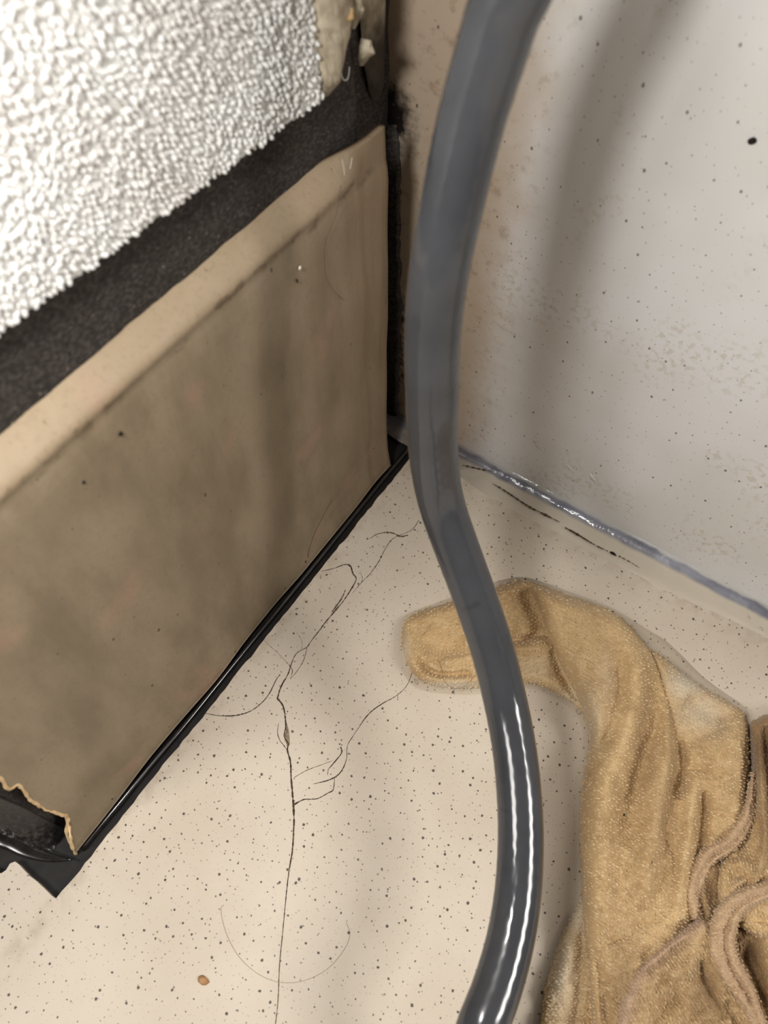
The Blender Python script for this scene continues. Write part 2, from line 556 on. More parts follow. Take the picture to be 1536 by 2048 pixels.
def box(x0, x1, y0, y1, z0, z1):
    v = [(x, y, z) for z in (z0, z1) for x, y in ((x0, y0), (x1, y0), (x1, y1), (x0, y1))]
    return v, [(3, 2, 1, 0), (4, 5, 6, 7), (0, 1, 5, 4), (1, 2, 6, 5), (2, 3, 7, 6), (3, 0, 4, 7)]


v, f_ = box(-0.05, 0.45, 0.0, 0.03, -0.02, 0.62)
wall_right = obj('wall_right', v, f_, M_RW, smooth=False, kind='structure', label='white wall panel with grey specks and a tan tone at the corner')

# left wall: backing block with the fibrous black adhesive face
yb = LW(712, 215, XW)[1]                              # where the face steps back into the corner
yy = np.r_[0.004, np.linspace(0.0, yb + 0.0003, 12), np.linspace(yb, YE, 130)]
zz = np.r_[np.linspace(-0.0022, 0.2, 110), np.linspace(0.22, 0.62, 20)]
ny, nz = len(yy), len(zz)
Y, Z = np.meshgrid(yy, zz, indexing='ij')
X = np.where(Y > yb + 0.0001, XC, XW) + 0.0003 * vnoise(Y * 300, Z * 300, 11)
vf = np.stack([X, Y, Z], -1).reshape(-1, 3)
gf = grid_faces(ny, nz)
b = len(vf)
bk = [(-0.25, 0.004, -0.0022), (-0.25, YE, -0.0022), (-0.25, YE, 0.62), (-0.25, 0.004, 0.62)]
i10, i11 = (ny - 1) * nz, ny * nz - 1
faces = [tuple(r) for r in gf] + [(b, b + 1, b + 2, b + 3), tuple([i10 + q for q in range(nz)] + [b + 2, b + 1]), tuple([q * nz + nz - 1 for q in range(ny)] + [b + 2, b + 3])]
wall_left = obj('wall_left', np.vstack([vf, bk]), faces, M_ADH, kind='structure', label='left wall coated with fibrous black adhesive behind the skirting')

# white textured coat above: plate + thousands of raised grains
E0, E1 = LW(0, 662, XP), LW(640, 200, XP)          # lower edge
R0, R1 = LW(622, 0, XP), LW(641, 190, XP)          # edge along the corner
slope = (E0[2] - E1[2]) / (E0[1] - E1[1])


def lower(y):
    return E1[2] + slope * (y - E1[1])


def right_lim(z):
    return R1[1] + (R0[1] - R1[1]) * (z - R1[2]) / (R0[2] - R1[2])


ys = np.linspace(R1[1], YE, 200)
top = 0.62
pv = []
for y in ys:
    zl = lower(y) + 0.0004 * float(vnoise(np.array(y * 900), np.array(0.3), 3))
    for x in (XP, XW - 0.0005):
        pv += [(x, y, zl), (x, y, top)]
pf = []
for i in range(len(ys) - 1):
    a = i * 4; c = a + 4
    pf += [(a, a + 1, c + 1, c), (a, c, c + 2, a + 2)]
pf += [(0, 2, 3, 1)]
coat = obj('textured_coat', pv, pf, M_PLASTER, parent=wall_left, smooth=False, label='white textured coat with a rough grained surface')

# grains: low-poly ellipsoids
bm_t = (1 + 5 ** 0.5) / 2
ico = np.array([(-1, bm_t, 0), (1, bm_t, 0), (-1, -bm_t, 0), (1, -bm_t, 0), (0, -1, bm_t), (0, 1, bm_t), (0, -1, -bm_t), (0, 1, -bm_t), (bm_t, 0, -1), (bm_t, 0, 1), (-bm_t, 0, -1), (-bm_t, 0, 1)], float)
ico /= np.linalg.norm(ico[0])
icof = [(0, 11, 5), (0, 5, 1), (0, 1, 7), (0, 7, 10), (0, 10, 11), (1, 5, 9), (5, 11, 4), (11, 10, 2), (10, 7, 6), (7, 1, 8), (3, 9, 4), (3, 4, 2), (3, 2, 6), (3, 6, 8), (3, 8, 9), (4, 9, 5), (2, 4, 11), (6, 2, 10), (8, 6, 7), (9, 8, 1)]


def subdiv(v, f):
    v = [tuple(q) for q in v]; cache = {}; out = []

    def mid(a, b):
        key = (min(a, b), max(a, b))
        if key not in cache:
            q = np.array(v[a]) + np.array(v[b]); q /= np.linalg.norm(q)
            cache[key] = len(v); v.append(tuple(q))
        return cache[key]
    for a, b, c in f:
        ab, bc, ca = mid(a, b), mid(b, c), mid(c, a)
        out += [(a, ab, ca), (b, bc, ab), (c, ca, bc), (ab, bc, ca)]
    return np.array(v), np.array(out)


sv, sf = subdiv(ico, icof)


def scatter(base_v, base_f, centers, mats):
    """join transformed copies (centers (n,3), mats (n,3,3))"""
    n = len(centers)
    V = np.einsum('nij,kj->nki', mats, base_v) + centers[:, None, :]
    Fc = base_f[None] + (np.arange(n) * len(base_v))[:, None, None]
    return V.reshape(-1, 3), Fc.reshape(-1, base_f.shape[1])


cand = []
tries = RNG.uniform((YE, 0.12), (R0[1] + 0.001, 0.27), (60000, 2))
cell = {}
GAP = 0.00098
for y, z in tries:
    if z < lower(y) - 0.0001 or y > right_lim(z):
        continue
    key = (int(y / GAP), int(z / GAP)); ok = True
    for dy in (-1, 0, 1):
        for dz in (-1, 0, 1):
            for (a, c) in cell.get((key[0] + dy, key[1] + dz), ()):
                if (a - y) ** 2 + (c - z) ** 2 < GAP ** 2:
                    ok = False
    if ok:
        cell.setdefault(key, []).append((y, z)); cand.append((y, z))
cand = np.array(cand)
nG = len(cand)
th = 0.5 * RNG.normal(0, 1.0, nG) + 0.5 * vnoise(cand[:, 0] * 120, cand[:, 1] * 120, 8) * 2.2
ln = RNG.uniform(0.0005, 0.0010, nG); wd = RNG.uniform(0.00036, 0.00055, nG); hg = RNG.uniform(0.0005, 0.00105, nG)
mats = np.zeros((nG, 3, 3))
mats[:, 0, 0] = hg
mats[:, 1, 1] = np.cos(th) * wd; mats[:, 1, 2] = np.sin(th) * ln
mats[:, 2, 1] = -np.sin(th) * wd; mats[:, 2, 2] = np.cos(th) * ln
mats[:, 2, 0] = -hg * 0.2                           # grains droop a little
ctr = np.stack([np.full(nG, XP + 0.0001) + RNG.uniform(-0.0002, 0.0003, nG), cand[:, 0], cand[:, 1]], -1)
gv, gfc = scatter(sv, sf, ctr, mats)
obj('plaster_grains', gv, gfc, M_PLASTER, parent=wall_left, kind='stuff')

# ------------------------------------------------------------------ skirting board
ZT = LW(350, 572, XW)[2]                             # top of the rolled edge
ZL = LW(350, 690, XB)[2]                             # where the roll begins
prof = [(XB + 0.0020, 0.0010), (XB + 0.0018, 0.003), (XB + 0.0012, 0.0065), (XB + 0.0006, 0.011), (XB + 0.0002, 0.017), (XB, 0.026)]
prof += [(XB, z) for z in np.linspace(0.034, ZL - 0.008, 14)]
prof += [(XB - 0.0003, ZL - 0.0045), (XB - 0.0007, ZL - 0.0018), (XB - 0.0004, ZL - 0.0004), (XB - 0.0001, ZL + 0.0006), (XB - 0.0008, ZL + 0.0021), (XB - 0.0026, ZL + 0.0041), (XB - 0.0046, ZL + 0.0056), (XW + 0.0001, ZT)]
prof = np.array(prof)
y_end = LW(775, 560, XB)[1]
tear_px = [(151, 1708), (143, 1690), (140, 1672), (137, 1650), (134, 1633), (122, 1629), (108, 1624), (98, 1621), (85, 1616), (70, 1606), (58, 1597), (50, 1586), (44, 1577), (36, 1569), (28, 1573), (18, 1578), (8, 1568), (0, 1557), (-40, 1535), (-120, 1490)]
tear = np.array([LW(x, y, XB + (0.0018 if i < 3 else 0.0)) for i, (x, y) in enumerate(tear_px)])
tz = np.maximum.accumulate(tear[:, 2] + np.arange(len(tear)) * 1e-6)
zd = np.concatenate([np.linspace(0.0012, 0.07, 70), np.linspace(0.072, 0.149, 40)])
ps = np.r_[0, np.cumsum(np.linalg.norm(np.diff(prof, axis=0), axis=1))]
pq = np.unique(np.r_[np.linspace(0, ps[-1], 130)])
pxs = np.interp(pq, ps, prof[:, 0]); pzs = np.interp(pq, ps, prof[:, 1])
NC = 140
rows = []
for x, z in zip(pxs, pzs):
    ylast = np.interp(z, tz, tear[:, 1]) if z <= tz[-1] else tear[-1, 1] - 0.03
    ylast = max(ylast, YE - 0.003 + 0.0004 * math.sin(z * 900))
    if z > 0.075:
        ylast = YE - 0.003 + 0.0004 * math.sin(z * 900)
    t = np.linspace(0, 1, NC)
    y = y_end + (ylast - y_end) * t
    endf = np.clip(1.25 - (y_end - y) / 0.020, 0, 1)             # the rolled top dies out towards the corner
    endf = endf * endf * (3 - 2 * endf)
    xx = x + endf * (XB - 0.0008 - x) * np.clip((z - ZL + 0.004) / 0.004, 0, 1) + 0.0004 * vnoise(y * 60, np.full(NC, z * 60), 21)
    zo = z + endf * 0.001 * np.clip((z - 0.12) / 0.03, 0, 1)
    low = 0.0004 * np.clip(1 - z / 0.02, 0, 1) * vnoise(y * 45, np.zeros(NC), 22)
    rows.append(np.stack([xx + low, y, zo], -1))
G = np.array(rows)
nr = len(G)
thick = np.array([0.0016, 0, 0])
Vb = np.vstack([G.reshape(-1, 3), (G - thick).reshape(-1, 3)])
gf = grid_faces(nr, NC)
off = nr * NC
idx = np.arange(nr * NC).reshape(nr, NC)
side = []
for a, b_ in ((idx[:, 0], None), (idx[:, -1], None), (idx[0, :], None), (idx[-1, :], None)):
    for i in range(len(a) - 1):
        side.append((a[i], a[i + 1], a[i + 1] + off, a[i] + off))
allf = np.vstack([gf, gf[:, ::-1] + off, np.array(side)])
fm = np.r_[np.zeros(len(gf) * 2), np.zeros(nr - 1), np.ones(nr - 1), np.zeros(2 * (NC - 1))]
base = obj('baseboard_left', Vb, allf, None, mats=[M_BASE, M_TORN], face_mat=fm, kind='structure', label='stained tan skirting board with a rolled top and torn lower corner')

# ragged pale lip along the tear
lip = tear[:-1].copy(); lip[:, 0] += 0.0001
lp = spline(lip, 90)
lp += np.stack([0 * lp[:, 0], 0.0002 * vnoise(np.arange(90) * 0.7, np.zeros(90), 4), 0.0002 * vnoise(np.arange(90) * 0.8, np.zeros(90), 6)], -1)
v, f_ = tube(lp, 0.00042 + 0.00018 * vnoise(np.arange(90) * 0.5, np.zeros(90), 9), 8)
obj('torn_edge', v, f_, M_TORN, parent=base, label='pale ragged torn edge')

# wet black layer behind the torn corner, with its own broken upper edge
N1, N2 = 70, 40
lowp = spline([P(x, y, -0.0014) for x, y in [(158, 1722), (142, 1718), (110, 1715), (80, 1709), (50, 1697), (25, 1683), (0, 1671), (-60, 1640), (-160, 1600)]], N1)
upp = spline([LW(x, y, XW + 0.0008) for x, y in [(152, 1700), (135, 1662), (110, 1648), (85, 1636), (60, 1622), (30, 1608), (0, 1596), (-30, 1585), (-60, 1575)]], N1)
upp[:, 2] += 0.0007 * vnoise(np.arange(N1) * 0.45, np.zeros(N1), 13)
R_ = []
for j in range(N2):
    w = j / (N2 - 1)
    q = lowp * (1 - w) + upp * w
    bul = math.sin(math.pi * w)
    q = q + np.array([0.0010, -0.0012, 0.0]) * bul
    q = q + np.array([0.6, -0.6, 0.5]) * (0.0006 * bul * vnoise(np.arange(N1) * 0.5, np.full(N1, j * 0.5), 15) + 0.0004 * bul * vnoise(np.arange(N1) * 1.1, np.full(N1, j * 1.1), 16))[:, None]
    R_.append(q)
R_.append(upp + np.array([-0.0015, 0, -0.0008]))
R_ = np.array(R_)
obj('wet_backing', R_.reshape(-1, 3), grid_faces(N2 + 1, N1), M_WET, parent=base, label='wet black backing bared at the torn corner')

# wet black bead between the skirting and the floor sheet
gy_ = np.linspace(-0.004, tear[0][1] + 0.002, 120)
gx_ = -0.0034 + 0.0003 * vnoise(gy_ * 40, gy_ * 0, 31)
v, f_ = tube(np.stack([gx_, gy_, np.full(120, -0.0009)], -1), 0.0010 + 0.00012 * vnoise(gy_ * 60, gy_ * 0, 33), 14)
M_WETS = m_simple('wet_black_sealant', (20, 17, 16), (34, 30, 28), 300, 0.17, 0.7, 0.05, 150, 0.0004)
obj('sealant_line', v, f_, M_WETS, parent=base, label='glossy wet black sealant line')
wz = [0.0018, 0.0012, 0.0008, 0.0004, -0.0001, -0.0005, -0.0009]
wp = np.array([P(x, y, z) for (x, y), z in zip([(-60, 1640), (0, 1671), (25, 1683), (50, 1698), (80, 1710), (110, 1717), (142, 1719)], wz)])
v, f_ = tube(spline(wp, 60), 0.0044 * np.linspace(1, 0.03, 60) ** 0.8, 20, flat=0.30, up=(0, 0, 1))
obj('water_rim', v, f_, M_WETS, parent=base, label='wet curved rim of black sealant catching the light')

# ------------------------------------------------------------------ corner caulk
caulk = thing('trim_1', (XP, -0.03, 0.15), 'cracked cream caulk strip in the wall corner above the skirting', 'caulk strip')
del caulk['category']
caulk['kind'] = 'structure'


def slab(name, pts, x0, thick, mat, parent, seed, rough=0.0006, n=200, label=None):
    """lumpy vertical strip on the left wall from a pixel outline [(y, xl, xr)]"""
    pts = np.array(pts, float)
    yy_ = np.linspace(pts[0, 0], pts[-1, 0], n)
    xl = np.interp(yy_, pts[:, 0], pts[:, 1]); xr = np.interp(yy_, pts[:, 0], pts[:, 2])
    m = 14
    V = np.zeros((n, m, 3))
    for j in range(m):
        t = j / (m - 1)
        q = LW(xl + (xr - xl) * t, yy_, x0)
        h = thick * math.sin(math.pi * t) ** 0.6 if 0 < t < 1 else 0
        taper = np.clip((pts[-1, 0] - yy_) / 40 + 0.15, 0, 1)
        q[:, 0] = x0 - 0.0012 + (h + (rough * vnoise(yy_ * 0.06, np.full(n, t * 5), seed) if 0 < t < 1 else 0) + 0.0012) * taper
        V[:, j] = q
    props = {'label': label} if label else {}
    return obj(name, V.reshape(-1, 3), grid_faces(n, m), mat, parent=parent, **props)


slab('caulk_bead', [(-900, 552, 658), (-60, 615, 690), (0, 622, 706), (40, 626, 704), (90, 632, 690), (130, 638, 682), (160, 642, 676), (195, 646, 664)], XP, 0.0022, M_CAULK, caulk, 3)
slab('caulk_bead', [(-900, 675, 703), (-60, 702, 722), (0, 704, 720), (40, 708, 718), (60, 712, 718)], XP - 0.0005, 0.0014, M_CAULK, caulk, 7)
slab('caulk_flake', [(76, 722, 730), (95, 718, 737), (118, 720, 738), (134, 726, 733)], XP - 0.0005, 0.0022, M_CAULK, caulk, 5, 0.0008)
slab('yellowed_lump', [(12, 686, 696), (26, 680, 700), (45, 674, 697), (66, 672, 688)], XP + 0.0004, 0.0020, M_YELLOW, caulk, 8, 0.0006, label='yellowed lump of old caulk')


def wslab(name, pts, thick, mat, parent, seed, n=50):
    """thin strip lying on the right wall from [(y, xl, xr)]"""
    pts = np.array(pts, float)
    yy_ = np.linspace(pts[0, 0], pts[-1, 0], n)
    xl = np.interp(yy_, pts[:, 0], pts[:, 1]); xr = np.interp(yy_, pts[:, 0], pts[:, 2])
    m = 10
    V = np.zeros((n, m, 3))
    for j in range(m):
        t = j / (m - 1)
        q = RW(xl + (xr - xl) * t, yy_, 0.0)
        q[:, 1] = -thick * (math.sin(math.pi * t) ** 0.5 if 0 < t < 1 else 0) - (0.0003 * vnoise(yy_ * 0.05, np.full(n, t * 4), seed) if 0 < t < 1 else 0) + 0.0001
        V[:, j] = q
    return obj(name, V.reshape(-1, 3), grid_faces(n, m), mat, parent=parent)


slab('caulk_strip', [(-900, 695, 775), (-60, 716, 772), (0, 718, 771), (60, 722, 770), (130, 728, 768), (180, 738, 766), (205, 752, 764)], XC + 0.0012, 0.0012, M_CAULK, caulk, 2, 0.0003)
# ragged black strip filling the joint between the skirting end and the right wall
rs = [(250, 776, 792), (300, 768, 800), (400, 764, 803), (500, 764, 801), (600, 764, 803), (700, 764, 802), (780, 764, 800), (832, 764, 797)]
rp = np.array(rs, float)
yq = np.linspace(250, 832, 120)
xl = np.interp(yq, rp[:, 0], rp[:, 1]); xr = np.interp(yq, rp[:, 0], rp[:, 2]) + 2.2 * vnoise(yq / 9, yq * 0, 71) + 1.5 * vnoise(yq / 31, yq * 0, 72)
V = np.zeros((120, 8, 3))
for j in range(8):
    t = j / 7
    q = RW(xl + (xr - xl) * t, yq, -0.0016 if j < 7 else 0.0)
    q[:, 1] += (0.0003 * vnoise(yq / 6, np.full(120, j * 1.3), 73) if j < 7 else 0.0002)
    V[:, j] = q
V[:, :, 0] = np.maximum(V[:, :, 0], XC - 0.002)
obj('joint_strip', V.reshape(-1, 3), grid_faces(120, 8), M_ADH, parent=base, label='ragged fibrous black strip in the corner joint')

# ------------------------------------------------------------------ sealant along the right wall
nx_ = 260
sx_ = np.r_[np.linspace(XC, 0.30, 220), np.linspace(0.305, 0.45, 40)]
prof2 = [(0.0002, 0.0042), (-0.0005, 0.0036), (-0.0012, 0.0026), (-0.0022, 0.0015), (-0.0036, 0.0008), (-0.0065, 0.0005), (-0.0100, 0.00045), (-0.0126, 0.0003), (-0.0134, -0.0001)]
V = np.zeros((nx_, len(prof2), 3))
wmul = np.interp(sx_, [XC, 0.0, 0.05, 0.10, 0.16, 0.9], [0.6, 0.8, 1.0, 1.0, 0.75, 0.7])
for j, (y, z) in enumerate(prof2):
    V[:, j, 0] = sx_
    V[:, j, 1] = y * wmul + (0.0008 * vnoise(sx_ * 90, np.full(nx_, j * 0.35), 41) if j > 2 else 0)
    V[:, j, 2] = z + (0.0002 * vnoise(sx_ * 220, np.full(nx_, j * 0.6), 42) if 0 < j < 7 else 0)
V[:, :, 2] = np.where(V[:, :, 0] < 0.0, V[:, :, 2], V[:, :, 2])
seal = obj('trim_2', V.reshape(-1, 3), grid_faces(nx_, len(prof2)), M_SEAL, kind='structure', label='wet grey silicone sealant along the foot of the white wall')


def ribbon(name, pts, widths, z, mat, parent, n=None, closed_ends=True, jitter=0.25, seed=0):
    """thin crack on the floor traced through pixels"""
    p = np.array([P(x, y, z) for x, y in pts])
    L = np.linalg.norm(np.diff(p, axis=0), axis=1).sum()
    n = n or max(8, int(L / 0.0006))
    q = spline(p, n)
    r = np.random.default_rng(seed)
    q[:, :2] += np.cumsum(r.normal(0, 0.00003, (n, 2)), 0) * 0.6
    t = np.gradient(q, axis=0); t /= np.linalg.norm(t, axis=1)[:, None]
    nn = np.stack([-t[:, 1], t[:, 0], 0 * t[:, 0]], -1)
    w = np.interp(np.linspace(0, 1, n), np.linspace(0, 1, len(widths)), widths) * 0.5 * (1 + jitter * r.normal(0, 1, n)).clip(0.3, 2)
    V = np.stack([q + nn * w[:, None], q + np.array([0, 0, 0.00006]), q - nn * w[:, None]], 1)
    return obj(name, V.reshape(-1, 3), grid_faces(n, 3), mat, parent=parent)


def c8(pts):
    return [(380 + x / 3.072, 1000 + y / 3.072) for x, y in pts]


mm = 0.001
cracks = [
    (c8([(1105, 237), (1150, 210), (1210, 200), (1255, 207), (1295, 226), (1338, 218)]), [.15, .35, .35, .5, .5]),
    (c8([(1405, 125), (1360, 185), (1250, 235), (1200, 300), (1165, 370), (1110, 450), (1060, 500), (1000, 572)]), [.25, .2, .2, .25, .2, .1]),
    (c8([(806, 438), (880, 420), (950, 395), (985, 405), (1000, 450), (1020, 485), (990, 545), (940, 620), (880, 690), (830, 750), (740, 870), (720, 900), (660, 935), (630, 985), (600, 1070), (560, 1140), (535, 1215)]),
     [.25, .35, .65, .45, .35, .5, .35, .3, .25, .3, .4, .4]),
    (c8([(955, 552), (935, 600), (900, 650), (870, 690)]), [.3, .5, .3]),
    (c8([(1045, 440), (1060, 490), (1030, 540)]), [.12, .2, .1]),
    (c8([(720, 905), (700, 980), (660, 1050), (620, 1100)]), [.2, .2, .1]),
    (c8([(610, 1010), (628, 1050), (615, 1102)]), [.2, .25, .15]),
    (c8([(95, 1310), (180, 1325), (280, 1325), (370, 1300), (440, 1250), (490, 1190), (530, 1110), (557, 1073)]), [.2, .25, .55, .25, .3, .35, .3]),
    (c8([(535, 1215), (570, 1262), (585, 1330), (590, 1400), (580, 1450), (605, 1500), (600, 1540), (617, 1610), (620, 1690), (630, 1800), (636, 1880)]) + [(588, 1650), (585, 1700), (575, 1765), (567, 1850), (560, 1920), (556, 2000), (551, 2060), (545, 2120)],
     [.5, .45, .35, .5, .6, .45, .4, .28, .24, .24, .24, .24, .24]),
    (c8([(545, 1370), (538, 1430), (552, 1480), (575, 1510), (600, 1545)]), [.12, .2, .25, .2]),
    (c8([(640, 1705), (720, 1660), (800, 1630), (880, 1600)]), [.15, .2, .12]),
    (c8([(1368, 1055), (1330, 1140), (1270, 1200), (1180, 1250), (1100, 1310), (1040, 1390), (1000, 1450), (965, 1510), (960, 1590), (930, 1660), (890, 1700), (830, 1725), (755, 1743)]), [.15, .2, .2, .35, .3, .2, .2, .25, .35, .15]),
    (c8([(925, 1518), (932, 1550), (905, 1590), (850, 1655)]), [.5, .35, .4, .15]),
    (c8([(1275, 1198), (1276, 1230)]), [.15, .1]),
    (c8([(850, 1655), (845, 1690)]), [.2, .12]),
    (c8([(890, 1700), (880, 1780), (850, 1800), (780, 1835), (700, 1840), (640, 1870)]), [.15, .25, .35, .25, .35, .45]),
]
for i, (pts, w) in enumerate(cracks):
    ribbon('crack', pts, [a * mm for a in w], 0.00004, M_CRACK, floor, seed=i)
# chip where the vinyl has flaked beside the main crack
chip_px = c8([(582, 1375), (594, 1368), (604, 1400), (612, 1450), (613, 1508), (600, 1512), (582, 1480), (575, 1440), (590, 1420)])
cp = np.array([P(x, y, 0.00003) for x, y in chip_px])
obj('chip', np.vstack([cp, cp.mean(0)[None] + [0, 0, 0.00002]]), [(i, (i + 1) % len(cp), len(cp)) for i in range(len(cp))], M_CHIP, parent=floor, smooth=False, label='flaked chip baring the floor backing')
# grimy broken line along the outer edge of the old sealant
for i, (pts, w) in enumerate([
    ([(925, 930), (960, 938), (985, 943)], [.5, .9, .3]),
    ([(985, 967), (1010, 982), (1055, 1012), (1090, 1030), (1120, 1045)], [.2, .7, .6, .9, .3]),
    ([(1130, 1055), (1160, 1072), (1190, 1090), (1215, 1102)], [.5, .9, .5, .6]),
    ([(1238, 1112), (1260, 1124), (1278, 1135)], [.5, .4, .2])]):
    ribbon('grime_line', pts, [a * mm for a in w], 0.0010, M_SEALGRIME, seal, seed=50 + i, jitter=0.5)

# ------------------------------------------------------------------ hose
hp = [(1046, -60, 159), (1014, 0, 154), (984, 100, 147), (940, 250, 137), (886, 500, 124), (866, 650, 115), (864, 800, 106), (866, 900, 99), (881, 1000, 93), (915, 1100, 90.5), (952, 1200, 89), (985, 1300, 88), (1010, 1400, 87.5),
      (1029, 1500, 88.5), (1039, 1600, 90), (1041, 1700, 91.5), (1034, 1800, 93.5), (1016, 1900, 96), (986, 2000, 99), (958, 2070, 101)]
D = 0.0472 * H
pts = []
for x, y, w in hp:
    d = rays(x, y)
    dep = D * F / w                       # depth from the hose's apparent width
    pts.append(CAM + d * dep)
pts = np.array(pts)
top_dir = np.array([0.010, 0.016, 0.05])
head = [pts[0] + top_dir * t for t in (3.2, 2.0, 1.0)]
tl = pts[-1]
dz = D / 2 - tl[2]
tail = [tl + np.array(q) for q in ((0.006, -0.020, dz * 0.3), (0.017, -0.058, dz * 0.8), (0.034, -0.110, dz), (0.06, -0.18, dz))]
hpath = spline(np.vstack([head, pts, tail]), 900)
for _ in range(30):
    hpath[1:-1] = (hpath[:-2] + 2 * hpath[1:-1] + hpath[2:]) / 4
hpath[:, 2] = np.maximum(hpath[:, 2], D / 2 + 0.0001)
slen = np.r_[0, np.cumsum(np.linalg.norm(np.diff(hpath, axis=0), axis=1))]


def hose_r(i, th):
    s = slen[i]
    return 1 + 0.0016 * (np.sin(9 * th + s * 1500) + np.sin(9 * th - s * 1500)) + 0.004 * np.sin(th * 3 + s * 170) * np.sin(s * 90)


v, f_ = tube(hpath, D / 2, 72, hose_r)
hose = thing('hose', tuple(hpath[-1] * [1, 1, 0]), 'smooth grey reinforced plastic hose hanging down and bending across the floor', 'hose')
obj('tube', v, f_, M_HOSE, parent=hose)


# ------------------------------------------------------------------ towel
def seg_dist(px, py, poly, closed=True):
    poly = np.asarray(poly, float)
    q = np.roll(poly, -1, axis=0) if closed else poly[1:]
    p0 = poly if closed else poly[:-1]
    best = np.full(px.shape, 1e9); nxp = np.zeros(px.shape); nyp = np.zeros(px.shape); par = np.zeros(px.shape)
    for i, (a, b) in enumerate(zip(p0, q)):
        d = b - a
        t = np.clip(((px - a[0]) * d[0] + (py - a[1]) * d[1]) / (d @ d), 0, 1)
        cx_, cy_ = a[0] + t * d[0], a[1] + t * d[1]
        dist = np.hypot(px - cx_, py - cy_)
        m = dist < best
        best = np.where(m, dist, best); nxp = np.where(m, cx_, nxp); nyp = np.where(m, cy_, nyp); par = np.where(m, (i + t) / len(p0), par)
    return best, nxp, nyp, par


def inside(px, py, poly):
    poly = np.asarray(poly, float); r = np.zeros(px.shape, bool)
    for (x1, y1), (x2, y2) in zip(poly, np.roll(poly, -1, axis=0)):
        c = ((y1 > py) != (y2 > py)) & (px < (x2 - x1) * (py - y1) / (y2 - y1 + 1e-12) + x1)
        r ^= c
    return r


def smooth_poly(poly, n=220):
    p = np.asarray(poly, float)
    p = np.vstack([p, p[:1]])
    return spline(p, n)[:-1]


towel = thing('towel', (0.16, -0.16, 0.0), 'damp crumpled tan terry cloth towel lying in shallow water', 'towel')
LOOPS = []


